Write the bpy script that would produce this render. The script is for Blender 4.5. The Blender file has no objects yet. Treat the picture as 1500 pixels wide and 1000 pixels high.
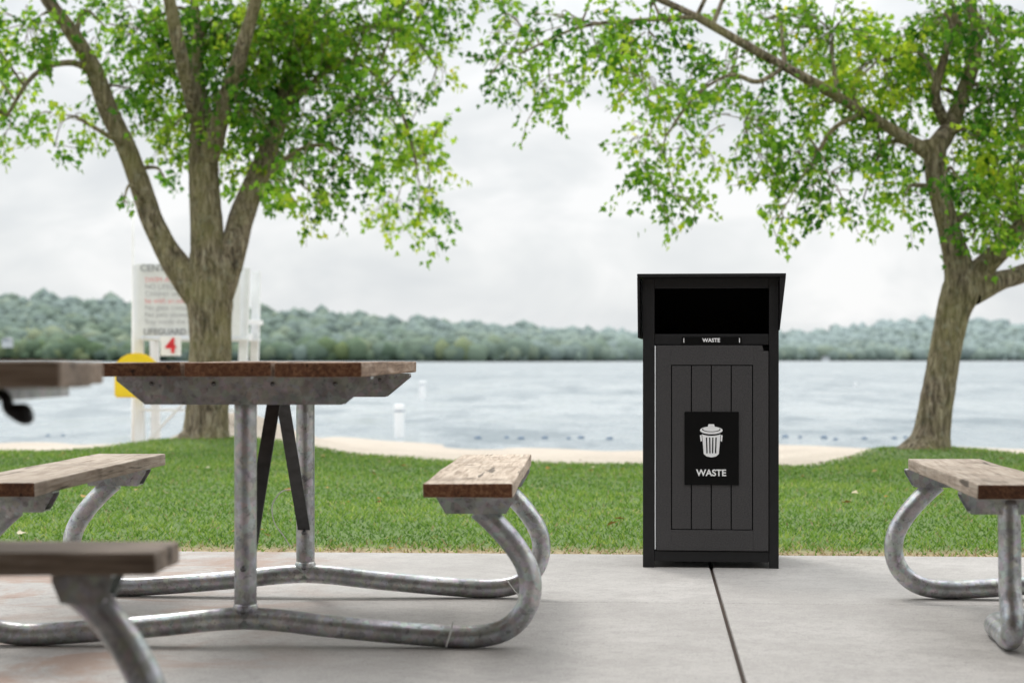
import bpy, bmesh, math, random
import numpy as np
from mathutils import Vector, Matrix, noise as mnoise
random.seed(7); rng=np.random.default_rng(7)
F=70/36*1500; HY=527; EH=0.78
def P(px,py,D): return Vector(((px-750)/F*D, D, EH-(py-HY)/F*D))
scene=bpy.context.scene
# ---------------------------------------------------------------- node helpers
def mat(name):
    m=bpy.data.materials.new(name); m.use_nodes=True
    nt=m.node_tree; return m,nt,nt.nodes['Principled BSDF']
def N(nt,t,**k):
    n=nt.nodes.new(t)
    for a,b in k.items(): setattr(n,a,b)
    return n
def coords(nt,kind='Object',scale=(1,1,1),loc=(0,0,0)):
    tc=N(nt,'ShaderNodeTexCoord'); mp=N(nt,'ShaderNodeMapping')
    mp.inputs['Scale'].default_value=scale; mp.inputs['Location'].default_value=loc
    nt.links.new(tc.outputs[kind],mp.inputs[0]); return mp.outputs[0]
def noise(nt,co,scale,detail=4,rough=.55,dist=0):
    n=N(nt,'ShaderNodeTexNoise'); n.inputs['Scale'].default_value=scale
    n.inputs['Detail'].default_value=detail; n.inputs['Roughness'].default_value=rough
    n.inputs['Distortion'].default_value=dist
    nt.links.new(co,n.inputs['Vector']); return n.outputs['Fac']
def ramp(nt,fac,stops):
    r=N(nt,'ShaderNodeValToRGB'); e=r.color_ramp.elements
    while len(e)<len(stops): e.new(.5)
    for i,(p,c) in enumerate(stops):
        e[i].position=p; e[i].color=(c[0],c[1],c[2],1) if hasattr(c,'__len__') else (c,c,c,1)
    nt.links.new(fac,r.inputs[0]); return r.outputs[0]
def mix(nt,fac,a,b,mode='MIX'):
    m=N(nt,'ShaderNodeMix',data_type='RGBA',blend_type=mode)
    for s,v in ((m.inputs[0],fac),(m.inputs[6],a),(m.inputs[7],b)):
        if hasattr(v,'is_linked'): nt.links.new(v,s)
        elif hasattr(v,'__len__'): s.default_value=(*v[:3],1)
        else: s.default_value=v
    return m.outputs[2]
def math_(nt,op,a,b=None):
    m=N(nt,'ShaderNodeMath',operation=op)
    for i,v in enumerate((a,b)):
        if v is None: continue
        if hasattr(v,'is_linked'): nt.links.new(v,m.inputs[i])
        else: m.inputs[i].default_value=v
    return m.outputs[0]
def bump(nt,b,h,strength=.3,dist=.01):
    n=N(nt,'ShaderNodeBump'); n.inputs['Strength'].default_value=strength; n.inputs['Distance'].default_value=dist
    nt.links.new(h,n.inputs['Height']); nt.links.new(n.outputs[0],b.inputs['Normal'])
def attr(nt,name):
    a=N(nt,'ShaderNodeAttribute'); a.attribute_name=name; return a.outputs['Fac']
def orand(nt):
    return N(nt,'ShaderNodeObjectInfo').outputs['Random']
def setc(nt,b,c):
    if hasattr(c,'is_linked'): nt.links.new(c,b.inputs['Base Color'])
    else: b.inputs['Base Color'].default_value=(*c,1)
def plain(name,c,rough=.6,metal=0,var=.15,scale=12,bs=0,spec=.5):
    m,nt,b=mat(name); co=coords(nt)
    f=noise(nt,co,scale,4)
    setc(nt,b,ramp(nt,f,[(.3,[x*(1-var) for x in c]),(.7,[x*(1+var) for x in c])]))
    b.inputs['Roughness'].default_value=rough; b.inputs['Metallic'].default_value=metal
    b.inputs['Specular IOR Level'].default_value=spec
    if bs: bump(nt,b,noise(nt,co,scale*10,3),bs,.002)
    return m
# ---------------------------------------------------------------- materials
def wood_mat(name,dark,mid,light,end=False,stain=None):
    m,nt,b=mat(name)
    tc=N(nt,'ShaderNodeTexCoord'); r=orand(nt)
    add=N(nt,'ShaderNodeVectorMath',operation='ADD')
    cmb=N(nt,'ShaderNodeCombineXYZ'); mul=math_(nt,'MULTIPLY',r,37.0)
    nt.links.new(mul,cmb.inputs[0]); nt.links.new(mul,cmb.inputs[1])
    nt.links.new(tc.outputs['Object'],add.inputs[0]); nt.links.new(cmb.outputs[0],add.inputs[1])
    mp=N(nt,'ShaderNodeMapping'); mp.inputs['Scale'].default_value=(1,1,1) if end else (1,.06,1)
    nt.links.new(add.outputs[0],mp.inputs[0]); co=mp.outputs[0]
    g=noise(nt,co,70 if not end else 90,5,.65,.6)
    g2=noise(nt,co,14,4,.6,1.2)
    col=ramp(nt,g,[(.32,dark),(.5,mid),(.7,light)])
    col=mix(nt,math_(nt,'MULTIPLY',g2,.55),col,mid if stain is None else stain)
    mp2=N(nt,'ShaderNodeMapping'); nt.links.new(add.outputs[0],mp2.inputs[0])
    big=noise(nt,mp2.outputs[0],5,5,.6)
    col=mix(nt,ramp(nt,big,[(.5,0.),(.72,.55)]),col,[x*.55 for x in dark])
    cr=noise(nt,co,38,2,.5,.3)
    col=mix(nt,ramp(nt,cr,[(.30,.8),(.345,0.)]),col,[x*.25 for x in dark])
    # each board its own tone
    col=mix(nt,1.,col,ramp(nt,r,[(0,(.68,.66,.64)),(.5,(.95,.94,.93)),(1,(1.15,1.1,1.05))]),'MULTIPLY')
    v=N(nt,'ShaderNodeTexVoronoi'); v.inputs['Scale'].default_value=4.5
    nt.links.new(mp2.outputs[0],v.inputs['Vector'])
    if not end: col=mix(nt,ramp(nt,v.outputs['Distance'],[(.05,.85),(.10,0.)]),col,[x*.3 for x in dark])
    setc(nt,b,col); b.inputs['Roughness'].default_value=.75; b.inputs['Specular IOR Level'].default_value=.3
    bump(nt,b,mix(nt,.5,g,cr),.6,.004); return m
M={}
M['wood_top']=wood_mat('weathered_wood_face',(.20,.15,.105),(.47,.39,.315),(.68,.61,.52))
M['wood_end']=wood_mat('stained_wood_end',(.045,.019,.010),(.145,.062,.031),(.33,.18,.095),True)
M['wood_tab']=wood_mat('stained_table_wood',(.09,.05,.032),(.26,.18,.13),(.50,.41,.34))
M['wood_gray']=wood_mat('grey_wood',(.12,.09,.068),(.31,.245,.195),(.52,.45,.39))
def galv():
    m,nt,b=mat('galvanised_steel'); co=coords(nt)
    v=N(nt,'ShaderNodeTexVoronoi'); v.inputs['Scale'].default_value=60; nt.links.new(co,v.inputs['Vector'])
    n1=noise(nt,co,9,5,.7,.5); n2=noise(nt,co,55,4,.7); n3=noise(nt,co,240,3,.7)
    c=ramp(nt,n1,[(.30,(.24,.255,.27)),(.5,(.39,.41,.43)),(.70,(.58,.60,.62))])
    c=mix(nt,.25,c,v.outputs['Color'],'OVERLAY')
    c=mix(nt,ramp(nt,n2,[(.56,0.),(.69,.65)]),c,(.12,.118,.115))
    c=mix(nt,ramp(nt,n3,[(.60,0.),(.74,.4)]),c,(.7,.71,.72))
    hs=N(nt,'ShaderNodeHueSaturation'); hs.inputs['Saturation'].default_value=.35; nt.links.new(c,hs.inputs['Color'])
    setc(nt,b,hs.outputs[0]); b.inputs['Metallic'].default_value=.8
    nt.links.new(ramp(nt,n2,[(.3,.28),(.7,.48)]),b.inputs['Roughness'])
    bump(nt,b,n2,.1,.0015); return m
M['galv']=galv()
M['darksteel']=plain('dark_steel_bar',(.075,.077,.08),.5,.5,.3,20,.2)
M['bolt']=plain('bolt_steel',(.16,.16,.165),.4,.8)
M['black']=plain('black_powder_coat',(.009,.009,.010),.5,0,.15,40,.25,.3)
M['frameblk']=plain('black_frame_coat',(.011,.011,.012),.45,0,.15,40,.25,.4)
def door_m():
    m,nt,b=mat('charcoal_textured_panel'); co=coords(nt)
    n=noise(nt,co,230,3,.65); n2=noise(nt,co,5,3)
    c=ramp(nt,n,[(.34,(.030,.029,.030)),(.66,(.070,.067,.068))])
    c=mix(nt,ramp(nt,n2,[(.3,0.),(.8,.3)]),c,(.066,.063,.064))
    setc(nt,b,c); b.inputs['Roughness'].default_value=.46; b.inputs['Specular IOR Level'].default_value=.42; bump(nt,b,n,.45,.002); return m
M['door']=door_m()
M['inside']=plain('bin_inside',(.004,.004,.004),.9,spec=.1)
M['signblk']=plain('sign_black',(.004,.004,.004),.45,spec=.15)
M['white']=plain('white_print',(.9,.9,.9),.5,0,.03)
M['paint']=plain('white_paint',(.78,.80,.82),.5,0,.07,6)
M['yellow']=plain('yellow_plastic',(.85,.62,.01),.4,0,.08,5)
M['red']=plain('red_print',(.70,.03,.04),.5)
M['redsoft']=plain('faded_red_print',(.72,.24,.24),.5)
M['greytxt']=plain('grey_print',(.33,.34,.36),.6)
M['floatblue']=plain('blue_float',(.10,.16,.24),.4)
M['string']=plain('white_string',(.7,.7,.68),.7)
def concrete():
    m,nt,b=mat('broom_finished_concrete'); co=coords(nt,'Object')
    n1=noise(nt,co,.9,5,.6); n2=noise(nt,co,7,6,.72,.3); n3=noise(nt,co,150,3,.75); n4=noise(nt,co,38,4,.7)
    c=ramp(nt,n1,[(.3,(.33,.310,.29)),(.7,(.435,.412,.39))])
    c=mix(nt,ramp(nt,n2,[(.38,.5),(.58,0.)]),c,(.28,.262,.245))
    c=mix(nt,ramp(nt,n4,[(.33,.5),(.5,0.)]),c,(.24,.226,.212))
    c=mix(nt,ramp(nt,n3,[(.30,.8),(.47,0.)]),c,(.14,.13,.122))
    c=mix(nt,ramp(nt,n3,[(.58,0.),(.75,.6)]),c,(.56,.545,.525))
    sx=N(nt,'ShaderNodeSeparateXYZ'); geo=N(nt,'ShaderNodeNewGeometry'); rs=noise(nt,geo.outputs['Position'],1.6,5,.7,.7)
    nt.links.new(geo.outputs['Position'],sx.inputs[0])
    fx=ramp(nt,math_(nt,'MULTIPLY',math_(nt,'ADD',sx.outputs[0],3.0),.2),[(.40,1.),(.52,0.)])
    rf=math_(nt,'MULTIPLY',ramp(nt,rs,[(.48,0.),(.60,.7)]),fx)
    c=mix(nt,rf,c,(.26,.155,.105))
    n5=noise(nt,co,1.1,7,.68,.2)
    c=mix(nt,ramp(nt,n5,[(.497,0.),(.5,.28),(.503,0.)]),c,(.15,.14,.13))
    v2=N(nt,'ShaderNodeTexVoronoi'); v2.inputs['Scale'].default_value=3.1; nt.links.new(co,v2.inputs['Vector'])
    c=mix(nt,ramp(nt,v2.outputs['Distance'],[(.02,.4),(.045,0.)]),c,(.14,.135,.13))
    setc(nt,b,c); b.inputs['Roughness'].default_value=.7
    h=mix(nt,.5,n3,n4); bump(nt,b,h,.5,.005); return m
M['conc']=concrete()
M['dirt']=plain('joint_dirt',(.035,.02,.012),.95,0,.4,30,.5)
def ground_m():
    m,nt,b=mat('soil_and_sand'); co=coords(nt,'Object')
    s=attr(nt,'sand'); n1=noise(nt,co,1.3,5); n2=noise(nt,co,25,5,.7)
    soil=ramp(nt,n2,[(.3,(.06,.10,.024)),(.7,(.13,.20,.05))])
    sand=ramp(nt,n2,[(.3,(.36,.31,.25)),(.7,(.60,.53,.45))])
    sand=mix(nt,ramp(nt,n1,[(.4,0.),(.7,.4)]),sand,(.30,.25,.2))
    dry=attr(nt,'dry')
    soil=mix(nt,dry,soil,ramp(nt,n2,[(.35,(.18,.11,.065)),(.6,(.40,.30,.18))]))
    setc(nt,b,mix(nt,s,soil,sand)); b.inputs['Roughness'].default_value=.95
    bump(nt,b,n2,.6,.02); return m
M['ground']=ground_m()
def leafy(name,stops,trans,tfac=.45):
    m,nt,b=mat(name); v=attr(nt,'var')
    nt.nodes.remove(b); df=N(nt,'ShaderNodeBsdfDiffuse'); nt.links.new(ramp(nt,v,stops),df.inputs[0])
    tr=N(nt,'ShaderNodeBsdfTranslucent'); nt.links.new(ramp(nt,v,[(p,[min(.95,a*t) for a,t in zip(q,trans)]) for p,q in stops]),tr.inputs[0])
    ms=N(nt,'ShaderNodeMixShader'); ms.inputs[0].default_value=tfac
    nt.links.new(df.outputs[0],ms.inputs[1]); nt.links.new(tr.outputs[0],ms.inputs[2])
    nt.links.new(ms.outputs[0],nt.nodes['Material Output'].inputs[0]); return m
M['leaf']=leafy('leaf',[(0,(.022,.075,.014)),(.3,(.065,.17,.024)),(.6,(.185,.34,.042)),(.85,(.34,.46,.055)),(1,(.66,.56,.04))],(1.9,1.9,1.2),.5)
M['grass']=leafy('grass_blades',[(0,(.055,.125,.026)),(.4,(.135,.25,.048)),(.7,(.24,.35,.075)),(1,(.46,.49,.17))],(1.45,1.4,1.05),.35)
M['drygrass']=leafy('dry_grass',[(0,(.24,.18,.10)),(.55,(.42,.34,.2)),(1,(.56,.48,.32))],(1.2,1.2,1.0),.3)
M['fallen']=leafy('fallen_leaf',[(0,(.16,.07,.03)),(.55,(.4,.24,.07)),(1,(.62,.56,.42))],(1,1,1),.15)
def bark():
    m,nt,b=mat('bark'); co=coords(nt,'Object',(1,1,.22))
    n=noise(nt,co,26,6,.72,.8); n2=noise(nt,coords(nt),2.2,4,.6); n3=noise(nt,coords(nt),16,4,.6)
    c=ramp(nt,n,[(.38,(.045,.032,.022)),(.5,(.22,.17,.115)),(.64,(.47,.40,.30))])
    c=mix(nt,ramp(nt,n2,[(.40,0.),(.66,.55)]),c,(.30,.28,.10))
    c=mix(nt,ramp(nt,n3,[(.55,0.),(.72,.45)]),c,(.42,.42,.33))
    setc(nt,b,c); b.inputs['Roughness'].default_value=.9; bump(nt,b,n,1.,.06); return m
M['bark']=bark()
def water_m():
    m,nt,b=mat('lake_water')
    n1=noise(nt,coords(nt,'Object',(2.6,4.2,1)),1,3,.6,.4); n2=noise(nt,coords(nt,'Object',(.35,.22,1)),1,5,.65,.3)
    big=noise(nt,coords(nt,'Object',(.012,.035,1)),1.,5,.65)
    rip=noise(nt,coords(nt,'Object',(.5,.16,1)),1.,6,.75,.2)
    c=ramp(nt,big,[(.35,(.23,.275,.295)),(.65,(.36,.40,.41))])
    c=mix(nt,ramp(nt,rip,[(.4,.75),(.56,0.)]),c,(.085,.12,.14))
    setc(nt,b,c); b.inputs['IOR'].default_value=1.33
    nt.links.new(ramp(nt,rip,[(.4,.38),(.6,.1)]),b.inputs['Roughness'])
    h=mix(nt,.6,n1,n2); bump(nt,b,h,1.,.38); return m
M['water']=water_m()
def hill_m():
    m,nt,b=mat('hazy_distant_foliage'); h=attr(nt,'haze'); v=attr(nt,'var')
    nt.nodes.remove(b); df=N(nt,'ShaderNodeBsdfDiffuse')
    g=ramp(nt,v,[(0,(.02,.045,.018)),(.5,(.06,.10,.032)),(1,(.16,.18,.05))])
    nt.links.new(mix(nt,h,g,(.285,.345,.345)),df.inputs[0]); nt.links.new(df.outputs[0],nt.nodes['Material Output'].inputs[0])  # distance haze is mixed into the foliage base colour
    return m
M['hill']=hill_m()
M['roof']=plain('house_roof',(.30,.31,.33),.8); M['wall']=plain('house_wall',(.5,.52,.54),.8,0,.05); M['glass']=plain('house_window',(.3,.33,.36),.4)  # wall base colour greyed to include distance haze
M['ceil']=plain('shade_pavilion_ceiling',(.35,.28,.20),.8,0,.25,4); M['block']=plain('shade_pavilion_wall',(.22,.19,.16),.85,0,.2,5); M['shing']=plain('shade_pavilion_roof',(.08,.075,.07),.9,0,.3,6)
# ---------------------------------------------------------------- mesh helpers
def link(o,parent=None):
    scene.collection.objects.link(o)
    if parent: o.parent=parent
    return o
def empty(name,loc=(0,0,0),rz=0):
    e=bpy.data.objects.new(name,None); e.location=loc; e.rotation_euler=(0,0,rz); e.empty_display_size=.2
    return link(e)
def npmesh(name,V,Fc,mats,parent=None,attrs=None,smooth=False,midx=None):
    me=bpy.data.meshes.new(name); V=np.asarray(V,dtype=np.float32); Fc=np.asarray(Fc,dtype=np.int32)
    k=Fc.shape[1]; me.vertices.add(len(V)); me.vertices.foreach_set('co',V.ravel())
    me.loops.add(Fc.size); me.loops.foreach_set('vertex_index',Fc.ravel())
    me.polygons.add(len(Fc)); me.polygons.foreach_set('loop_start',np.arange(0,Fc.size,k,dtype=np.int32))
    me.polygons.foreach_set('loop_total',np.full(len(Fc),k,dtype=np.int32))
    if midx is not None: me.polygons.foreach_set('material_index',np.asarray(midx,dtype=np.int32))
    me.update(calc_edges=True); me.validate()
    if smooth: me.polygons.foreach_set('use_smooth',np.ones(len(me.polygons),dtype=bool))
    for a,d in (attrs or {}).items():
        at=me.attributes.new(a,'FLOAT','POINT'); at.data.foreach_set('value',np.asarray(d,dtype=np.float32))
    for m in (mats if isinstance(mats,list) else [mats]): me.materials.append(m)
    return link(bpy.data.objects.new(name,me),parent)
def box(name,lo,hi,m,parent=None,bev=.003,endaxis=None,endmat=None,segs=2,warp=0):
    lo=Vector(lo); hi=Vector(hi); c=(lo+hi)/2; s=hi-lo
    bm=bmesh.new(); bmesh.ops.create_cube(bm,size=1)
    for v in bm.verts: v.co=Vector((v.co.x*s.x,v.co.y*s.y,v.co.z*s.z))
    if warp:
        bmesh.ops.subdivide_edges(bm,edges=[e for e in bm.edges if abs((e.verts[0].co-e.verts[1].co).y)>.5*s.y],cuts=14)
        bmesh.ops.subdivide_edges(bm,edges=[e for e in bm.edges if abs((e.verts[0].co-e.verts[1].co).x)>.5*s.x],cuts=5)
        ph=random.random()*50
        for v in bm.verts:
            q=mnoise.noise(Vector((v.co.x*3+ph,v.co.y*2,v.co.z*20)))
            v.co.z+=warp*q; v.co.x+=warp*mnoise.noise(Vector((ph,v.co.y*5,v.co.z*30+7)))
            if abs(v.co.y)>s.y*.49: v.co.y+=warp*1.2*mnoise.noise(Vector((v.co.x*25+ph,3,v.co.z*30)))
        be=[e for e in bm.edges if len(e.link_faces)==2 and e.calc_face_angle(0)>.9]
        bmesh.ops.bevel(bm,geom=be,offset=bev,segments=segs,affect='EDGES',profile=.6)
    elif bev: bmesh.ops.bevel(bm,geom=list(bm.edges)+list(bm.verts),offset=bev,segments=segs,affect='EDGES',profile=.6)
    me=bpy.data.meshes.new(name); me.materials.append(m)
    if endmat:
        me.materials.append(endmat)
        for f in bm.faces:
            if abs(f.normal[endaxis])>.7: f.material_index=1
    bm.to_mesh(me); bm.free()
    o=bpy.data.objects.new(name,me); o.location=c; return link(o,parent)
def catmull(pts,n):
    pts=[Vector(p) for p in pts]; q=[pts[0]*2-pts[1]]+pts+[pts[-1]*2-pts[-2]]; out=[]
    for i in range(1,len(q)-2):
        for j in range(n):
            t=j/n; a,b,c,d=q[i-1],q[i],q[i+1],q[i+2]
            out.append(.5*((2*b)+(c-a)*t+(2*a-5*b+4*c-d)*t*t+(3*b-a-3*c+d)*t**3))
    out.append(pts[-1]); return out
def tubedata(pts,rad,n=6,seg=16,rough=0,base=0):
    rp=[Vector((r,0,0)) for r in rad]; C=catmull(pts,n); R=[v.x for v in catmull(rp,n)]
    V=[];Fc=[]; U=None
    for i,c in enumerate(C):
        t=(C[min(i+1,len(C)-1)]-C[max(i-1,0)]).normalized()
        if U is None:
            U=t.orthogonal().normalized()
        else: U=(U-t*U.dot(t)).normalized()
        W=t.cross(U)
        for k in range(seg):
            a=2*math.pi*k/seg; r=R[i]
            d=U*math.cos(a)+W*math.sin(a)
            if rough:
                q=c*1.0+d*r; r*=1+rough*(mnoise.noise(Vector((q.x*5,q.y*5,q.z*1.6)))*1.2+mnoise.noise(q*14)*.5)
            V.append(c+d*r)
    for i in range(len(C)-1):
        for k in range(seg):
            k2=(k+1)%seg; Fc.append((base+i*seg+k,base+i*seg+k2,base+(i+1)*seg+k2,base+(i+1)*seg+k))
    return V,Fc
def tube(name,pts,r,m,parent=None,n=6,seg=20):
    rad=r if hasattr(r,'__len__') else [r]*len(pts)
    V,Fc=tubedata(pts,rad,n,seg)
    o=npmesh(name,[tuple(v) for v in V],Fc,m,parent,smooth=True)
    bm=bmesh.new(); bm.from_mesh(o.data)
    ed=[e for e in bm.edges if e.is_boundary]; bmesh.ops.holes_fill(bm,edges=ed); bmesh.ops.recalc_face_normals(bm,faces=bm.faces)
    bm.to_mesh(o.data); bm.free(); return o
def prism(name,poly,y0,y1,m,parent=None,bev=.002):
    bm=bmesh.new(); a=[bm.verts.new((x,y0,z)) for x,z in poly]; b=[bm.verts.new((x,y1,z)) for x,z in poly]
    bm.faces.new(a); bm.faces.new(b[::-1]); n=len(poly)
    for i in range(n): bm.faces.new((a[i],b[i],b[(i+1)%n],a[(i+1)%n]))
    bmesh.ops.recalc_face_normals(bm,faces=bm.faces)
    if bev: bmesh.ops.bevel(bm,geom=list(bm.edges),offset=bev,segments=2,affect='EDGES')
    me=bpy.data.meshes.new(name); bm.to_mesh(me); bm.free(); me.materials.append(m)
    return link(bpy.data.objects.new(name,me),parent)
def text(name,body,size,loc,m,parent=None,bold=.0,align='CENTER',rz=0,sx=1):
    c=bpy.data.curves.new(name,'FONT'); c.body=body; c.size=size; c.align_x=align; c.align_y='CENTER'
    c.offset=bold; c.extrude=.0004; c.materials.append(m)
    o=bpy.data.objects.new(name,c); o.location=loc; o.rotation_euler=(math.pi/2,0,rz); o.scale=(sx,1,1); return link(o,parent)
# ---------------------------------------------------------------- ground
EX=[-60,-9,-5,-4.1,-3.4,-2.9,-2.2,-1.3,-.5,.3,1.3,2.2,2.8,3.3,3.9,4.6,9,60]
EY=[18,17.6,17.3,17.5,18.9,19.8,18.9,17.0,15.9,15.4,15.15,15.2,16.2,17.6,17.3,16.2,15.6,16.5]
def gedge(x,y=None): return np.interp(x,EX,EY)+.10*np.sin(x*2.3)+.06*np.sin(x*7.1+1)
def sm(t): t=np.clip(t,0,1); return t*t*(3-2*t)
def gh(x,y):
    d=y-gedge(x)
    z=-.022-.09*sm(d/.7)-.031*np.clip(d-.5,0,400)
    z=np.maximum(z,-3.5)
    z=z+.40*np.exp(-((x+3.35)/.75)**2-((y-24)/1.5)**2)+.06*np.exp(-((x-3.52)/.7)**2-((y-16.8)/.8)**2)+.06*np.exp(-((x+2.9)/.9)**2-((y-19)/.9)**2)
    z=z+np.where(d>.3,.02*np.sin(x*3.1+y)*np.sin(y*1.7),0)
    return z
TA=math.tan(math.radians(4.0))
def slabedge(x): return 8.04-TA*x
xs=np.concatenate([[-4000,-1200,-300,-80,-30,-15],np.arange(-10,10.01,.12),[15,30,80,300,1200,4000]])
ys=np.concatenate([[-300,-60,-10,0,5],np.arange(7,34,.12),[36,40,60,100,200,500,1200,2500,5000]])
X,Y=np.meshgrid(xs,ys); Z=gh(X,Y)
nx,ny=len(xs),len(ys); idx=np.arange(nx*ny).reshape(ny,nx)
quads=np.stack([idx[:-1,:-1],idx[:-1,1:],idx[1:,1:],idx[1:,:-1]],-1).reshape(-1,4)
sand=sm((Y-gedge(X)+.15)/.3); dry=1-sm((Y-slabedge(X)-.14)/.5)
npmesh('ground',np.stack([X,Y,Z],-1).reshape(-1,3),quads,M['ground'],attrs={'sand':sand.ravel(),'dry':dry.ravel()},smooth=True)
wx=np.array([-4000,-500,-60,60,500,4000.]); wy=np.array([22,60,200,600,1500,4800.])
X,Y=np.meshgrid(wx,wy); idx=np.arange(36).reshape(6,6)
q=np.stack([idx[:-1,:-1],idx[:-1,1:],idx[1:,1:],idx[1:,:-1]],-1).reshape(-1,4)
npmesh('lake_water',np.stack([X,Y,np.full_like(X,-.5)],-1).reshape(-1,3),q,M['water'])
# ---------------------------------------------------------------- concrete patio
pat=empty('concrete_patio',(.749,7.48,0),math.radians(-4.0))
us=[-12.8,-9.6,-6.4,-3.2,0,3.2,6.4,9.6]; vs=[-10.6,-7.45,-4.3,-1.09,.506]
for i in range(len(us)-1):
    for j in range(len(vs)-1):
        box('slab',(us[i]+.005,vs[j]+.003,-.12),(us[i+1]-.005,vs[j+1]-.003,0),M['conc'],pat,.008)
box('joint_filler',(-12.7,-10.5,-.11),(9.5,.49,-.010),M['dirt'],pat,0)
# unseen pavilion added over and behind the camera to darken the shading
pv=empty('shade_pavilion',(0,0,0),math.radians(-4.0))
RE=3.3
box('shade_ceiling',(-7,-6,2.85),(7,RE,2.9),M['ceil'],pv,0)
prism('roof',[(-7.6,2.903),(0,4.8),(7.6,2.903)],-6.5,RE+.3,M['shing'],pv,0)
for x in (-6.5,6.5): box('beam',(x-.1,-5.8,2.6),(x+.1,RE-.1,2.848),M['ceil'],pv,.01)
for x in (-6.5,6.5):
    for y in (-5.5,-1.2,RE-.3): box('post',(x-.09,y-.09,0),(x+.09,y+.09,2.598),M['ceil'],pv,.01)
box('added_back_wall',(-6.4,-6,0),(6.4,-5.8,2.848),M['block'],pv,.01)  # wall added behind the camera to darken reflections on the bin
# ---------------------------------------------------------------- grass
nb=260000
gx=rng.uniform(-7.5,7.5,nb); gy=7.9+11.9*rng.random(nb)**1.15
d=gedge(gx)-gy; e=gy-slabedge(gx)
keep=(d>-.1+.12*rng.standard_normal(nb))&(e>.015+.09*rng.random(nb)**2)
keep&=(np.abs(gx)<gy*.31+.6)
keep&=~((e<.4)&(rng.random(nb)<.5))
gx,gy,d,e=gx[keep],gy[keep],d[keep],e[keep]; n=len(gx)
pn=np.sin(gx*1.7+1.3*np.sin(gy*1.1))*np.sin(gy*2.3+gx*.7)+.6*np.sin(gx*5.1+2*np.sin(gy*3.7))*np.sin(gy*6.3+1)+.5*np.sin(gx*13+gy*9)*np.sin(gy*17-gx*5)
h=rng.uniform(.010,.028,n)*(1+.22*pn)*(1-.35*np.exp(-e/.25)); w=rng.uniform(.003,.0058,n)
a=rng.uniform(0,2*np.pi,n); la=rng.uniform(0,2*np.pi,n); lean=h*rng.uniform(.3,1.6,n)
gz=gh(gx,gy)
B=np.stack([gx,gy,gz],-1); W=np.stack([np.cos(a)*w,np.sin(a)*w,0*w],-1)
T=B+np.stack([np.cos(la)*lean,np.sin(la)*lean,h],-1)
V=np.stack([B-W,B+W,T],1).reshape(-1,3); Fc=np.arange(3*n).reshape(-1,3)
drym=(rng.random(n)<.85*np.exp(-(e/.36)**2)+.035)
var=np.repeat(np.clip(rng.normal(.46,.21,n)+.14*pn,0,1),3); var[0::3]-=.12; var[1::3]-=.12
npmesh('grass',V,Fc,[M['grass'],M['drygrass']],attrs={'var':np.clip(var,0,1)},midx=drym.astype(int))
LT=np.array([(0,0,0),(.30,.10,.02),(.5,.42,.05),(.22,.50,.02),(.0,1.0,-.08),(-.22,.50,.02),(-.5,.42,.05),(-.30,.10,.02),(0,.42,-.05)])
LF=np.array([(8,i,(i+1)%8) for i in range(8)])
def leaves(name,pos,axis,size,var,m,parent=None,flat=None):
    n=len(pos); axis=axis/np.linalg.norm(axis,axis=1,keepdims=True)
    nr=rng.standard_normal((n,3))*np.array([1,1,.8])+np.array([0,0,.6]) if flat is None else flat
    nr-=axis*(nr*axis).sum(1,keepdims=True); nr/=np.linalg.norm(nr,axis=1,keepdims=True)
    si=np.cross(axis,nr); s=size[:,None,None]; L=LT[None]
    V=pos[:,None]+s*(L[...,0:1]*si[:,None]*.85+L[...,1:2]*axis[:,None]+L[...,2:3]*nr[:,None]*1.5)
    Fc=(LF[None]+9*np.arange(n)[:,None,None]).reshape(-1,3)
    return npmesh(name,V.reshape(-1,3),Fc,m,parent,attrs={'var':np.repeat(var,9)})
n=210; x=rng.uniform(-5,5,n); y=rng.uniform(5.5,16.5,n); k=(y>slabedge(x)+.02)|(rng.random(n)<.06); x,y=x[k],y[k]; n=len(x)
z=np.where(y>slabedge(x),gh(x,y)+.03,.006)
fl=rng.standard_normal((n,3))*.25+np.array([0,0,1.])
leaves('fallen_leaves',np.stack([x,y,z],-1),np.stack([rng.standard_normal(n),rng.standard_normal(n),.15*rng.random(n)],-1),rng.uniform(.025,.06,n),rng.random(n),M['fallen'],flat=fl)
# ---------------------------------------------------------------- picnic tables
HALF=[(.635,.378),(.672,.345),(.724,.289),(.764,.226),(.777,.165),(.760,.100),(.705,.049),(.619,.031),(.48,.036),(.25,.055),(0,.077)]
def trap_bracket(par,x0,y,ztop,zbot,hw_t,hw_b,depth=.05,name='bracket'):
    poly=[(x0-hw_t,ztop),(x0-hw_t,ztop-.012),(x0-hw_b,zbot),(x0+hw_b,zbot),(x0+hw_t,ztop-.012),(x0+hw_t,ztop)]
    prism(name,poly,y-depth/2-.004,y-depth/2,M['galv'],par,.001)
    prism(name,poly,y+depth/2,y+depth/2+.004,M['galv'],par,.001)
    box(name+'_flange',(x0-hw_t,y-depth/2+.001,ztop-.006),(x0+hw_t,y+depth/2-.001,ztop-.001),M['galv'],par,0)
    box(name+'_flange',(x0-hw_b,y-depth/2+.001,zbot+.001),(x0+hw_b,y+depth/2-.001,zbot+.005),M['galv'],par,0)
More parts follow.
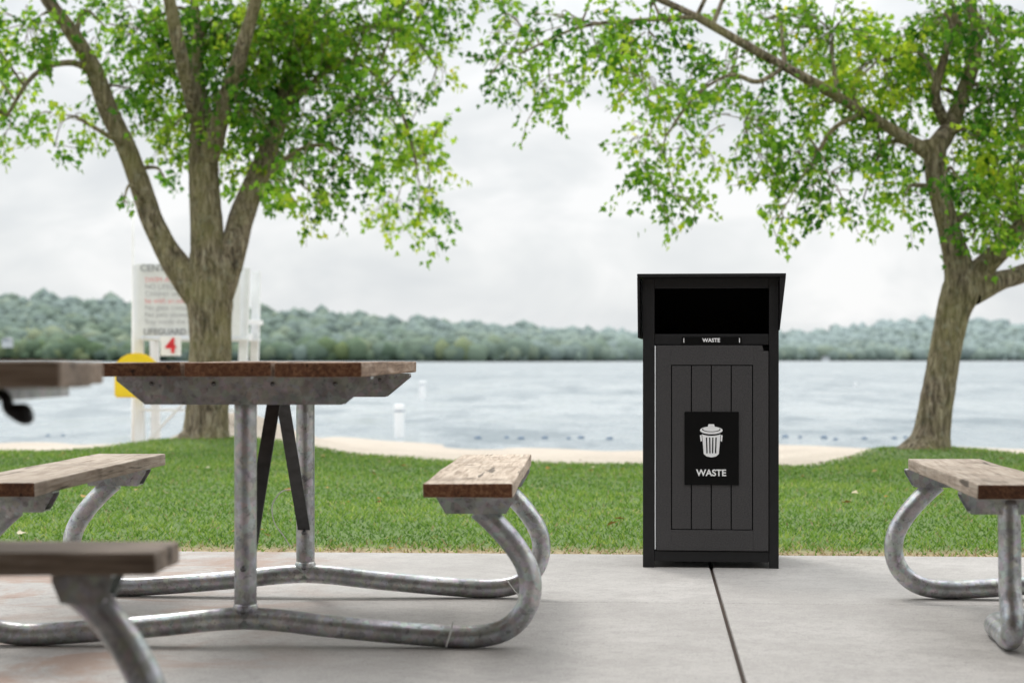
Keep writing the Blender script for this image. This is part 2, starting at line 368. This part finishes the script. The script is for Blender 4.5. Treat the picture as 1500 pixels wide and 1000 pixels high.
def picnic(name,loc,rz,y0=-.83,y1=.76,near=None,sp=.5675):
    t=empty(name,loc,rz)
    for i in (-1,0,1):
        o=box('top_board',(i*.236-.1135,y0+random.uniform(-.006,.006),.736),(i*.236+.1135,y1,.774),M['wood_tab'],t,.005,1,M['wood_end'],warp=.004)
        o.rotation_euler=(0,random.uniform(-.008,.008),0)
    for s in (-1,1):
        o=box('bench_board',(s*.622-.1165,y0,.424),(s*.622+.1165,y1,.462),M['wood_top'],t,.005,1,M['wood_end'],warp=.003)
    for fy in (-sp,sp):
        if near and fy<0:
            inv=(Matrix.Translation(loc)@Matrix.Rotation(rz,4,'Z')).inverted()
            tube('leg_tube',[inv@Vector(p) for p in near],.0305,M['galv'],t,8,22)
            tube('leg_tube',[(x,fy,z) for x,z in HALF],.0305,M['galv'],t,8,22)
        else:
            pts=[(x,fy,z) for x,z in HALF]+[(-x,fy,z) for x,z in HALF[::-1][1:]]
            tube('leg_tube',pts,.0305,M['galv'],t,6,22)
        tube('post',[(0,fy,.06),(0,fy,.4),(0,fy,.735)],.0305,M['galv'],t,3,24)
        tube('weld_collar',[(0,fy,.095),(0,fy,.106),(0,fy,.117)],[.031,.0345,.031],M['galv'],t,2,24)
        trap_bracket(t,0,fy,.7355,.659,.346,.268,.066,'top_bracket')
        for s in (-1,1): trap_bracket(t,s*.63,fy,.4235,.366,.108,.082,.066,'bench_bracket')
        for z in (.10,.215): tube('bolt',[(0,fy-.028,z),(0,fy-.040,z)],.008,M['bolt'],t,1,8)
        for x in (-.25,-.08,.08,.25): tube('bolt',[(x,fy-.037,.715),(x,fy-.043,.715)],.006,M['bolt'],t,1,8)
        sg=1 if fy>0 else -1; A=Vector((0,0,.735)); Bv=Vector((0,fy-sg*.033,.225))
        dv=(Bv-A); L=dv.length; o=box('brace',(-.02,-.003,-L/2),(.02,.003,L/2),M['darksteel'],t,.001)
        o.location=(A+Bv)/2; o.rotation_euler=dv.to_track_quat('Z','Y').to_euler()
        tube('bolt',[(0,fy-sg*.05,.25),(0,fy-sg*.036,.25)],.009,M['bolt'],t,1,8)
    return t
t1=picnic('picnic_table',Vector((-.703,5.99,0)),math.radians(-2.3))
inv1=(Matrix.Translation((-.703,5.99,0))@Matrix.Rotation(math.radians(-2.3),4,'Z')).inverted()
tube('string_loop',[inv1@P(x,y,6.5) for x,y in [(432,716),(412,720),(399,740),(402,765),(416,785),(425,800)]],.0018,M['string'],t1,6,6)
tube('cable_tie',[inv1@P(x,y,5.37) for x,y in [(664,908),(660,925),(653,948)]],.0024,M['string'],t1,4,6)
tube('cable_tie',[inv1@P(x,y,6.5) for x,y in [(742,848),(750,860),(760,872)]],.0024,M['string'],t1,4,6)
near=[(1.338,5.36,.40),(1.336,5.345,.28),(1.334,5.33,.15),(1.330,5.29,.075),(1.332,5.32,.036),(1.350,5.48,.031),(1.375,5.66,.031),(1.47,5.74,.034),(1.65,5.62,.05),(1.945,5.35,.077)]
picnic('picnic_table',Vector((1.985,5.895,0)),math.radians(-3.9),y0=-.86,y1=.50,near=near)
t3=empty('picnic_table',(-1.6,3.3,0),0)
for i,(a0,a1,xe) in enumerate([(-.35,-.12,.93),(-.11,.12,.90),(.13,.36,.80)]):
    o=box('top_board',(-.115,-(xe+.95)/2,-.02),(.115,(xe+.95)/2,.02),M['wood_gray'],t3,.005,1,M['wood_gray'],warp=.003)
    o.rotation_euler=(0,0,math.radians(-90)); o.location=((xe-.95)/2,(a0+a1)/2,.758)
o=box('bench_board',(-.1165,-1.0,-.02),(.1165,1.0,.02),M['wood_gray'],t3,.006,1,M['wood_gray'],warp=.004)
o.rotation_euler=(0,0,math.radians(-90)); o.location=(.015,.085,.444)
def L3(px,py,D=3.36): v=P(px,py,D); return v-Vector((-1.6,3.3,0))
pts=[L3(112,862),L3(140,885),L3(172,925),L3(203,975),L3(225,1030),L3(235,1090),L3(222,1150),L3(170,1190),L3(90,1198),L3(-150,1180),Vector((0,.06,.077))]
pp=pts+[Vector((-p.x,p.y,p.z)) for p in pts[::-1][1:]]
tube('leg_tube',pp,.0305,M['galv'],t3,6,22)
for s in (-1,1): trap_bracket(t3,s*.885,.06,.4235,.375,.05,.035,.1,'bench_bracket')
tube('post',[(0,.06,.06),(0,.06,.4),(0,.06,.735)],.0305,M['galv'],t3,3,24)
box('top_bracket',(-.8,-.3,.715),(.8,.3,.7365),M['galv'],t3,.002)
tube('hook',[L3(-30,572,3.15),L3(5,578,3.1),L3(14,598,3.1),L3(36,606,3.1),L3(46,604,3.1)],[.006,.008,.011,.017,.012],M['black'],t3,5,12)
# ---------------------------------------------------------------- waste bin
bin_=empty('waste_bin',(.770,7.72,0),math.radians(-5.7)); FY=-.25
def bx(n,px0,px1,py0,py1,y0,y1,m,bev=.002):
    return box(n,((px0-1042)/390,y0,(831-py1)/390),((px1-1042)/390,y1,(831-py0)/390),m,bin_,bev)
for a,b_ in ((943,960),(1127,1141)):
    bx('frame_post',a,b_,407,831,FY,FY+.045,M['frameblk']); bx('frame_post',a,b_,407,831,.21,.25,M['frameblk'])
bx('top_rail',960.3,1126.7,407,422,FY+.001,FY+.04,M['frameblk'])
bx('mid_rail',960.3,1126.7,489,504.5,FY+.004,FY+.04,M['frameblk'])
bx('base_rail',960.3,1126.7,806.5,822,FY+.002,FY+.04,M['frameblk'])
bx('side_panel',945,949,410,822,FY+.046,.209,M['door']); bx('side_panel',1135,1139,410,822,FY+.046,.209,M['door'])
bx('back_panel',960,1127,410,822,.22,.235,M['door']); bx('floor_panel',950,1134,815,820,FY+.05,.2,M['black'])
bx('inner_back',950,1134,411,500,-.02,-.015,M['inside'],0); bx('inner_shelf',950,1134,500,503,FY+.045,-.021,M['inside'],0)
for a,b_ in ((950,951.5),(1132,1134)): bx('inner_side',a,b_,411,499,FY+.046,-.022,M['inside'],0)
bx('seam_highlight',960.4,962,506,804,FY-.001,FY+.01,M['paint'],0)  # white strip standing in for the bright reflection along the door seam
bx('roof_plate',935,1151,401,405.5,FY-.035,.275,M['frameblk'],.002)
bx('roof_under',941,1146,405.6,407,FY-.012,.26,M['black'],0)
prism('hood_side',[((935-1042)/390,1.091),((936-1042)/390,.862),((938.5-1042)/390,.862),((938.5-1042)/390,1.091)],FY-.03,.27,M['frameblk'],bin_,.001)
prism('hood_side',[((1151-1042)/390,1.091),((1142-1042)/390,.89),((1142-1042)/390,1.091)],FY-.03,.27,M['frameblk'],bin_,.001)
D0,D1=FY-.004,FY+.014
gl=[985,1014,1043,1072,1103]
bx('door_backing',964,1126,507,805,FY+.0145,FY+.02,M['inside'],0)
bx('door_stile',963,gl[0]-.7,505.5,805.5,D0,D1,M['door'],.0012)
bx('door_stile',gl[4]+.7,1126,514,805.5,D0,D1,M['door'],.0012)
prism('door_corner',[((1103.7-1042)/390,(831-513.9)/390),((1103.7-1042)/390,(831-505.5)/390),((1117-1042)/390,(831-505.5)/390),((1119-1042)/390,(831-513.9)/390)],D0,D1,M['door'],bin_,.001)
bx('door_rail',gl[0]-.65,gl[4]+.65,505.5,534.0,D0,D1,M['door'],.0012)
bx('door_rail',gl[0]-.65,gl[4]+.65,775.4,805.5,D0,D1,M['door'],.0012)
for i in range(4): bx('door_plank',gl[i]+.8,gl[i+1]-.8,535.5,774.1,D0,D1,M['door'],.0012)
bx('door_sign',1004,1083,602.5,709.5,D0-.004,D0-.0005,M['signblk'],.001)
SY=D0-.0048
def q2(px,py,y=SY): return ((px-1042)/390,y,(831-py)/390)
text('sign_text','WASTE',.034,q2(1043,692),M['white'],bin_,.0009)
bx('label_plate',1000,1087,493,503,FY-.001,FY+.003,M['signblk'],.001)
text('label_text','WASTE',.020,q2(1043,498.3,FY-.0018),M['white'],bin_,.0006)
for px in (1003,1084):
    bx('label_mark',px-.6,px+.6,495,501.5,FY-.0016,FY-.0011,M['white'],0)
def flat(name,poly,m,y=SY):
    V=[q2(x,yy,y) for x,yy in poly]; me=bpy.data.meshes.new(name); me.from_pydata(V,[],[list(range(len(V)))]); me.materials.append(m)
    return link(bpy.data.objects.new(name,me),bin_)
flat('icon_can',[(1029.5,634),(1056.5,634),(1054,664),(1050,667.5),(1043,669),(1036,667.5),(1032,664)],M['white'])
def ell(cx,cy,rx,ry,k=28): return [(cx+rx*math.cos(2*math.pi*i/k),cy+ry*math.sin(2*math.pi*i/k)) for i in range(k)]
flat('icon_lid_outline',ell(1043,631,17.5,6.5),M['signblk'],SY-.0004)
flat('icon_lid',ell(1043,629.5,16.5,5.6),M['white'],SY-.0008)
flat('icon_lid_ring',ell(1043,628.2,13.4,3.8),M['signblk'],SY-.0012)  # black printed ring on the icon lid
flat('icon_lid_top',ell(1043,627.6,12.2,3.5),M['white'],SY-.0016)
flat('icon_knob',[(1039,620.5),(1047,620.5),(1048,624),(1038,624)],M['white'],SY-.0020)
for x,b2 in ((1036,.8),(1040.7,.4),(1045.3,-.4),(1050,-.8)):
    flat('icon_rib',[(x-.9,640),(x+.9,640),(x+.9+b2,663),(x-.9+b2,663)],M['signblk'],SY-.0004)
flat('icon_handle',[(1026.5,637),(1029,636),(1029.5,645),(1027.5,646)],M['white']); flat('icon_handle',[(1057,636),(1059.5,637),(1058.5,646),(1056.5,645)],M['white'])
# ---------------------------------------------------------------- trees
def tree(name,D,limbs,blobs,over,tseed,s_leaf=(.05,.088),dsp=.75):
    rs=random.Random(tseed); par=empty(name,P(*limbs[0][0][:2],D)); inv=-par.location
    sc=F/D; V=[];Fc=[]; nodes=[]
    for L in limbs:
        pts=[];rad=[]
        for p in L:
            dd=p[3] if len(p)>3 else 0
            pts.append(P(p[0],p[1],D+dd)+inv); rad.append(p[2]/2/sc)
        v,f=tubedata(pts,rad,5,18,.10,len(V)); V+=v; Fc+=f
        if L is not limbs[0] :
            nodes+=[(q,rad[min(i//3,len(rad)-1)]) for i,q in enumerate(catmull(pts,3))]
    pos=[];ax=[];sz=[];va=[]
    for b in blobs+over:
        cx,cy,rx,ry=b[:4]; dens=b[4] if len(b)>4 else 1
        isover=b in over
        cd=rs.gauss(0,dsp)
        if not isover and dens>=1: cd=abs(cd)*1.1-.15
        c=P(cx,cy,D+cd)+inv
        near=min(nodes,key=lambda q:(q[0]-c).length); st=near[0]
        midp=(st+c)/2+Vector((rs.uniform(-.1,.1),rs.uniform(-.1,.1),rs.uniform(.02,.22)))
        r0=min(near[1]*.6,.03)
        v,f=tubedata([st,midp,c],[r0,r0*.55,.006],5,7,0,len(V)); V+=v;Fc+=f
        cv=rs.gauss(0,.13)
        nt=int(math.pi*rx*ry/(750 if isover else 150)*dens)
        for _ in range(nt):
            a=rs.uniform(0,6.283); rr=rs.random()**.55*rs.uniform(.8,1.25)
            p0=P(cx+rx*rr*math.cos(a),cy+ry*rr*math.sin(a),D+cd+rs.gauss(0,.3))+inv
            out=(p0-c); out.z*=.5; 
            dr=out.normalized()*.6+Vector((rs.gauss(0,.5),rs.gauss(0,.5),rs.uniform(-1.3,.15)))
            dr.normalize(); ln=rs.uniform(.14,.36)
            if rs.random()<.5:
                v,f=tubedata([c.lerp(p0,.55 if rs.random()<.6 else .1)+Vector((0,0,.03)),p0,p0+dr*ln],[.006,.004,.002],2,4,0,len(V)); V+=v;Fc+=f
            tv=cv+rs.gauss(0,.10)+.36*mnoise.noise((p0-inv)*1.8)
            for k in range(rs.randint(6,12)):
                t=rs.random(); q=p0+dr*ln*t+Vector((rs.gauss(0,.035),rs.gauss(0,.035),rs.gauss(0,.03)))
                d2=dr*.5+Vector((rs.gauss(0,.6),rs.gauss(0,.6),rs.gauss(-.5,.45)))
                pos.append(q);ax.append(d2);sz.append(rs.uniform(*s_leaf))
                va.append(min(.88,max(0,.47+tv+rs.gauss(0,.12)))+(.3 if rs.random()<.015 else 0))
    npmesh('trunk_and_branches',[tuple(v) for v in V],Fc,M['bark'],par,smooth=True)
    leaves('foliage',np.array([tuple(p) for p in pos]),np.array([tuple(p) for p in ax]),np.array(sz),np.clip(np.array(va),0,1),M['leaf'],par)
    return par
rO=random.Random(3)
LL=[[(300,668,110),(301,648,84),(304,625,68),(306,560,62),(308,490,60),(308,440,66),(306,405,62),(304,370,52)],
 [(300,440,52),(280,415,46),(248,372,38),(222,320,34),(203,265,31),(185,215,30),(160,165,28),(138,105,25,-.1),(110,55,22,-.2),(70,0,20,-.3),(20,-90,15,-.5),(-40,-200,9,-.7)],
 [(306,400,56),(304,340,50),(300,285,46),(297,230,42),(296,180,34),(290,120,22,.1),(289,60,16,.2),(285,0,13,.3),(280,-120,9,.5)],
 [(318,430,50),(338,375,42),(353,320,38,.1),(375,262,34,.2),(398,208,30,.3),(412,160,28,.4),(428,90,22,.5),(455,20,18,.6),(500,-80,14,.8),(560,-220,9,1)],
 [(300,240,34),(318,190,28,-.2),(332,140,25,-.3),(352,80,22,-.5),(372,10,18,-.6),(400,-100,12,-.8)],
 [(296,200,26),(280,140,22,-.3),(262,70,20,-.5),(248,0,17,-.6),(230,-90,12,-.8)],
 [(410,165,14,.4),(450,130,11,.3),(500,90,9,.1),(550,110,7,0),(590,170,5,0),(610,240,4,0)],
 [(428,90,12,.5),(480,60,10,.5),(540,40,8,.6),(600,50,6,.6),(640,100,4,.6)],
 [(138,105,12,-.1),(100,92,9,-.3),(50,110,7,-.4),(10,170,5,-.4)],
 [(185,215,9),(160,200,7,-.2),(110,170,5,-.3)],
 [(353,320,9,.1),(400,250,8,0),(450,215,6,-.1),(500,220,5,-.1),(520,250,3,-.1)]]
LB=[(40,40,65,45,.8),(15,110,35,50,.7),(15,190,30,45,.6),(95,175,45,35,.5),(80,215,40,20,.4),(155,40,45,40,.4),(210,40,60,60,1.1),(190,130,42,42,1.0),(250,110,50,60,1.1),(250,190,50,40,1.0),(330,60,80,70,1.3),(400,50,80,70,1.3),(350,150,60,50,1.3),(405,190,55,50,1.3),(455,120,70,60,1.3),(460,40,80,50,1.1),(540,50,70,50),(610,25,65,35,.9),(540,150,60,50,.9),(590,200,50,45,.9),(625,230,35,45,.8),(625,290,30,30,.8),(580,300,45,30,.8),(500,240,50,40,.8),(430,265,45,35,.9),(370,245,35,35,1.),(440,305,35,16,.6),(490,300,40,14,.5),(240,260,30,25,.4),(180,300,12,22,.4),(640,80,25,50,.6),(270,40,40,40,1.),(310,210,30,40,1.),(615,325,25,14,.5)]
LO=[(rO.uniform(-250,800),rO.uniform(-420,-60),rO.uniform(90,150),rO.uniform(70,110)) for _ in range(24)]+[(rO.uniform(-260,-40),rO.uniform(0,200),70,60) for _ in range(5)]
tree('deciduous_tree',19.0,LL,LB,LO,11)
RL=[[(1352,682,110),(1358,662,78),(1366,635,58),(1374,580,50),(1384,520,48),(1396,460,50),(1408,425,56),(1412,395,40)],
 [(1408,430,50),(1404,390,42),(1392,340,34),(1378,290,32),(1370,245,32),(1370,205,34)],
 [(1372,225,30),(1345,215,22),(1310,192,18),(1265,165,16,-.1),(1210,132,15,-.3),(1150,98,14,-.4),(1090,65,12,-.5),(1020,25,11,-.5),(950,-8,9,-.6),(860,-50,6,-.7)],
 [(1372,215,30),(1392,185,26,.1),(1410,140,23,.2),(1424,95,21,.2),(1430,40,19,.3),(1420,0,17,.3),(1410,-120,12,.4),(1390,-260,7,.5)],
 [(1418,425,44),(1440,392,34),(1470,362,30,-.1),(1500,330,28,-.2),(1560,260,24,-.4),(1620,150,18,-.6),(1660,0,12,-.8)],
 [(1425,430,36),(1462,412,30,.1),(1500,400,26,.2),(1570,370,22,.4),(1680,300,15,.6)],
 [(1388,185,18,.1),(1370,140,14,-.1),(1385,80,12,-.2),(1400,20,10,-.3)],
 [(1150,98,8,-.4),(1110,120,7,-.5),(1070,110,5,-.5),(1020,140,4,-.5),(975,200,3,-.5)],
 [(1265,165,9,-.1),(1220,190,7,-.2),(1190,240,5,-.2)],
 [(1020,25,8,-.5),(940,30,6,-.6),(850,40,5,-.6),(760,80,3,-.6)]]
RB=[(735,95,32,50,.6),(770,50,50,40,.6),(805,120,35,40,.6),(850,35,65,35,.7),(880,90,45,35,.7),(950,50,65,45,.7),(940,120,45,35,.7),(950,200,35,35,.6),(950,265,35,42,.7),(990,290,30,32,.6),(1020,225,42,32,.6),(1000,150,50,35,.6),(1060,110,60,50,.7),(1090,180,50,40,.7),(1120,250,45,35,.6),(1170,300,42,25,.6),(1140,320,25,14,.5),(1170,225,50,45,.8),(1215,260,40,40,.8),(1150,140,55,35,.7),(1120,30,80,35,.7),(1220,50,80,50,1.1),(1230,150,55,45,1.0),(1290,90,60,50,1.2),(1290,220,50,45,1.0),(1265,290,40,30,.7),(1350,60,50,50,1.2),(1340,130,45,45,1.2),(1330,280,35,30,.6),(1450,50,55,55,1.5),(1465,140,50,55,1.5),(1455,215,50,45,1.5),(1440,280,45,40,1.4),(1475,320,35,35,1.3),(1430,335,30,25,1.),(1385,30,35,35,1.1),(1490,240,30,60,1.2),(1400,260,25,30,.9),(785,165,18,12,.4)]
RO=[(rO.uniform(720,2000),rO.uniform(-420,-60),rO.uniform(90,150),rO.uniform(70,110)) for _ in range(24)]+[(rO.uniform(1560,1800),rO.uniform(0,300),80,70) for _ in range(7)]
tree('deciduous_tree',16.8,RL,RB,RO,23,(.046,.08),.6)
# ---------------------------------------------------------------- beach things
DS=23.0
def BP(px,py,D=DS): return P(px,py,D)
st=empty('lifeguard_stand',BP(282,650)); so=-st.location
def beam(n,a,b_,w,m,par,off,dep=None):
    a=Vector(a)+off; b_=Vector(b_)+off; dv=b_-a; L=dv.length; dep=dep or w
    o=box(n,(-w/2,-dep/2,-L/2),(w/2,dep/2,L/2),m,par,.004); o.location=(a+b_)/2; o.rotation_euler=dv.to_track_quat('Z','Y').to_euler(); return o
for dy in (0,1.0):
    for (bx_,tx,ty) in ((206,202,388),(352,360,392)):
        beam('leg',BP(bx_,662)+Vector((0,dy,-.12)),BP(tx,ty)+Vector((0,dy,0)),.10,M['paint'],st,so)
    for yy in (497,): beam('cross_rail',BP(204,yy)+Vector((0,dy-.06,0)),BP(366,yy)+Vector((0,dy-.06,0)),.11,M['paint'],st,so,.03)
beam('cross_rail',BP(206,600)+Vector((0,-.065,0)),BP(354,600)+Vector((0,-.065,0)),.07,M['paint'],st,so,.03)
beam('arm_rail',BP(340,470)+Vector((0,-.02,0)),BP(366,470)+Vector((0,1,0)),.06,M['paint'],st,so)
beam('diagonal_brace',BP(208,655)+Vector((0,-.09,0)),BP(300,560)+Vector((0,-.09,0)),.07,M['paint'],st,so,.03)
box('platform',BP(206,494)+so+Vector((0,0,-.03)),BP(356,490)+so+Vector((0,1.0,.02)),M['paint'],st,.004)
box('seat',BP(240,440)+so+Vector((0,.45,-.03)),BP(350,436)+so+Vector((0,.95,.02)),M['paint'],st,.004)
sg=empty('beach_rules_sign',BP(275,440,22.85)); go=-sg.location
box('sign_panel',BP(200,492,22.85)+go,BP(352,386,22.85)+go+Vector((0,.02,0)),M['paint'],sg,.004)
box('number_plaque',BP(235,521,22.8)+go,BP(265,492.5,22.8)+go+Vector((0,.015,0)),M['white'],sg,.002)
text('number','4',.24,BP(250,507,22.78)+go,M['red'],sg,.006)
text('title','CENTRAL BEACH',.11,BP(205,393,22.83)+go,M['greytxt'],sg,.002,'LEFT')
lines=['SWIM AT YOUR OWN RISK','NO LIFEGUARD ON DUTY','Children under twelve must','be with an adult at all times','No glass containers on beach','No pets allowed in the water','Stay inside the marked area']
for i,l in enumerate(lines):
    text('rule_text',l,.08,BP(212,410+i*10.2,22.83)+go,M['redsoft'] if i in (0,3) else M['greytxt'],sg,-.0005,'LEFT')
text('rule_text','LIFEGUARD OFF DUTY',.095,BP(210,486,22.83)+go,M['greytxt'],sg,.003,'LEFT')
fp=empty('flag_pole',BP(195,640,23.6)); tube('pole',[(0,0,-.2),(0,0,1.5),(0,0,2.75)],[.02,.017,.014],M['white'],fp,3,10)
tube('pole_finial',[(0,0,2.75),(0,0,2.79),(0,0,2.83)],[.014,.03,.008],M['paint'],fp,3,10)
yb=empty('rescue_board',BP(200,550,22.7)); yo=-yb.location
arc=[(math.cos(a)*.245,.06+math.sin(a)*.20) for a in np.linspace(0,math.pi,16)]
prism('board',arc+[(-.245,-.25),(.1,-.25),(.12,-.02),(.245,.0)],-.05,.06,M['yellow'],yb,.02)
prism('board_handle',[(-.1,.03),(.1,.03),(.1,.07),(-.1,.07)],-.075,-.052,M['black'],yb,.003)
def buoy(px,ytop,ybot,w):
    D=1.28*F/(ybot-HY); b=empty('swim_area_buoy',P(px,ybot,D)); s=F/D; H=(ybot-ytop)/s; r=w/2/s
    tube('float_body',[(0,0,-.3),(0,0,-.05),(0,0,H*.5),(0,0,H-.04),(0,0,H-.005),(0,0,H)],[r,r,r,r,r*.9,r*.4],M['white'],b,3,16)
    tube('band',[(0,0,H*.78),(0,0,H*.8),(0,0,H*.82)],[r*1.02]*3,M['floatblue'],b,1,16)
buoy(585,592,640,15); buoy(619,558,584,10); buoy(1253,560,566,4)
fl=[];Ff=[]
tmp=bmesh.new(); bmesh.ops.create_icosphere(tmp,subdivisions=2,radius=1); tv=np.array([v.co[:] for v in tmp.verts]); tf=np.array([[v.index for v in f.verts] for f in tmp.faces]); tmp.free()
k=0
for px in [700,742,763,798,833,851,893,1150,1172,1207,1224,1266,1310,1326,70,92]:
    D=32.5+rO.uniform(-.6,.6)+(px<200)*1.5; p=P(px,HY,D); r=rO.uniform(.024,.042)
    fl.append(tv*np.array([r*1.6,r,r])+np.array([p.x,p.y,-.495])); Ff.append(tf+k*len(tv)); k+=1
npmesh('float_line',np.concatenate(fl),np.concatenate(Ff),M['floatblue'],smooth=True)
# ---------------------------------------------------------------- far shore
RX=[-900,0,60,190,370,450,560,650,800,900,1000,1150,1250,1330,1390,1450,1500,1700,2400]
RYp=[437,441,435,440,452,460,467,476,482,487,490,486,478,467,463,468,476,484,486]
def ridge(px): return HY-np.interp(px,RX,RYp)+1.8*np.sin(px*.031)+1.4*np.sin(px*.083+1)+1.0*np.sin(px*.19)
def shoreY(px): return 1350+950*sm((px-700)/500)
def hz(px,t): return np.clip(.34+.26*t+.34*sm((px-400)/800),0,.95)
def hpos(px,t):
    Y=shoreY(px)+t*550; el=ridge(px)*t**.85-10*t
    return Y,(px-750)/F*Y,EH+el/F*Y-.5*(1-t)*2.6
gp,gt=np.meshgrid(np.linspace(-1100,2600,180),np.concatenate([[-.02],np.linspace(0,1,14),[1.1]]))
Yh,Xh,Zh=hpos(gp,np.clip(gt,0,1)); Yh=Yh+(gt<0)*-20+(gt>1)*300; Zh=np.where(gt<0,-3,np.where(gt>1,-3,Zh))
idx=np.arange(gp.size).reshape(gp.shape)
q=np.stack([idx[:-1,:-1],idx[:-1,1:],idx[1:,1:],idx[1:,:-1]],-1).reshape(-1,4)
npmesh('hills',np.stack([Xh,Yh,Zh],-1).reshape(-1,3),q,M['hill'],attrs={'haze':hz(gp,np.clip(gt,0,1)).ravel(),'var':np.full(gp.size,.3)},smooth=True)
nT=21000; tp=rng.uniform(-600,2100,nT); tt=rng.random(nT)**1.1
tt[:2200]=rng.random(2200)*.03
Yt,Xt,Zt=hpos(tp,tt); R=np.exp(rng.normal(1.1,.42,nT)).clip(1.5,6.5)*(1+.3*(tt<.03))*(Yt/1500)**.4
tmp=bmesh.new(); bmesh.ops.create_icosphere(tmp,subdivisions=1,radius=1); 
tmp.verts.ensure_lookup_table(); tv=np.array([v.co[:] for v in tmp.verts]); tf=np.array([[v.index for v in f.verts] for f in tmp.faces]); tmp.free()
nv=len(tv); jit=1+rng.uniform(-.25,.25,(nT,nv,1))
Vt=tv[None]*jit*R[:,None,None]*np.stack([rng.uniform(.9,1.5,nT),np.ones(nT),rng.uniform(.75,1.15,nT)],-1)[:,None]+np.stack([Xt,Yt,Zt+R*.6+rng.uniform(0,4,nT)],-1)[:,None]
Ft=(tf[None]+nv*np.arange(nT)[:,None,None]).reshape(-1,3)
lowf=.5*np.sin(tp*.021+3*tt)*np.sin(tt*9+tp*.01)+.4*np.sin(tp*.067+tt*14)
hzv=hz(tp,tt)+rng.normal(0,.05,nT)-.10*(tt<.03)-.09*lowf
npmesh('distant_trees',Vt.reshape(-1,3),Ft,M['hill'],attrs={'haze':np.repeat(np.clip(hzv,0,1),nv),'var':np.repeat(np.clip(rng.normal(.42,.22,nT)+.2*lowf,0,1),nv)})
for px,py,w,hh in ((9,497,12,5),(1210,523,10,3)):
    D=float(shoreY(px))+60; s=F/D; h0=empty('lake_house',P(px,py,D-70)); W=w/s; Hh=hh/s
    box('walls',(-W/2,0,-Hh-3),(W/2,8,0),M['wall'],h0,0); prism('roof',[(-W/2-.6,.01),(0,Hh*.6),(W/2+.6,.01)],-.6,8.6,M['roof'],h0,0)
    for k in (-.3,0,.3): box('window',(k*W-.7,-.1,-Hh*.6),(k*W+.7,-.02,-Hh*.25),M['glass'],h0,0)
# ---------------------------------------------------------------- sky, sun, camera
w=bpy.data.worlds.new("World"); scene.world=w; w.use_nodes=True; nt=w.node_tree; bg=nt.nodes['Background']
SE,SR=math.radians(52),math.radians(-25)
sky=N(nt,'ShaderNodeTexSky',sky_type='NISHITA'); sky.sun_disc=False; sky.sun_elevation=SE; sky.sun_rotation=SR
tc=N(nt,'ShaderNodeTexCoord'); sep=N(nt,'ShaderNodeSeparateXYZ'); nt.links.new(tc.outputs['Generated'],sep.inputs[0])
mp=N(nt,'ShaderNodeMapping'); mp.inputs['Scale'].default_value=(1,1,2.2); nt.links.new(tc.outputs['Generated'],mp.inputs[0])
cl=noise(nt,mp.outputs[0],9,4,.55,.5)
cc=ramp(nt,cl,[(.33,(7.5,7.8,8.05)),(.5,(8.7,8.9,9.0)),(.62,(9.9,9.95,10.0))])
zf=math_(nt,'ADD',math_(nt,'MULTIPLY',math_(nt,'MAXIMUM',math_(nt,'SUBTRACT',sep.outputs[2],.12),0.),2.2),1.0)
cmb=N(nt,'ShaderNodeCombineXYZ')
for i in range(3): nt.links.new(zf,cmb.inputs[i])
cc=mix(nt,1.,cc,cmb.outputs[0],'MULTIPLY')
fin=mix(nt,.95,sky.outputs[0],cc)
nt.links.new(fin,bg.inputs[0]); bg.inputs[1].default_value=.1
sd=bpy.data.lights.new('sun','SUN'); sd.energy=1.4; sd.angle=math.radians(14); sd.color=(1,.97,.92)
so_=bpy.data.objects.new('sun',sd); link(so_)
dirv=Vector((math.sin(SR)*math.cos(SE),math.cos(SR)*math.cos(SE),math.sin(SE)))
so_.rotation_euler=dirv.to_track_quat('Z','Y').to_euler()
cd=bpy.data.cameras.new('camera'); cd.lens=70; cd.sensor_width=36; cd.shift_y=(HY-500)/1500; cd.clip_end=8000; cd.clip_start=.05
cd.dof.use_dof=True; cd.dof.focus_distance=7.2; cd.dof.aperture_fstop=3.8
co=bpy.data.objects.new('camera',cd); co.location=(0,0,EH); co.rotation_euler=(math.pi/2,0,0); link(co); scene.camera=co
scene.view_settings.view_transform='Standard'; scene.view_settings.look='None'; scene.view_settings.exposure=0
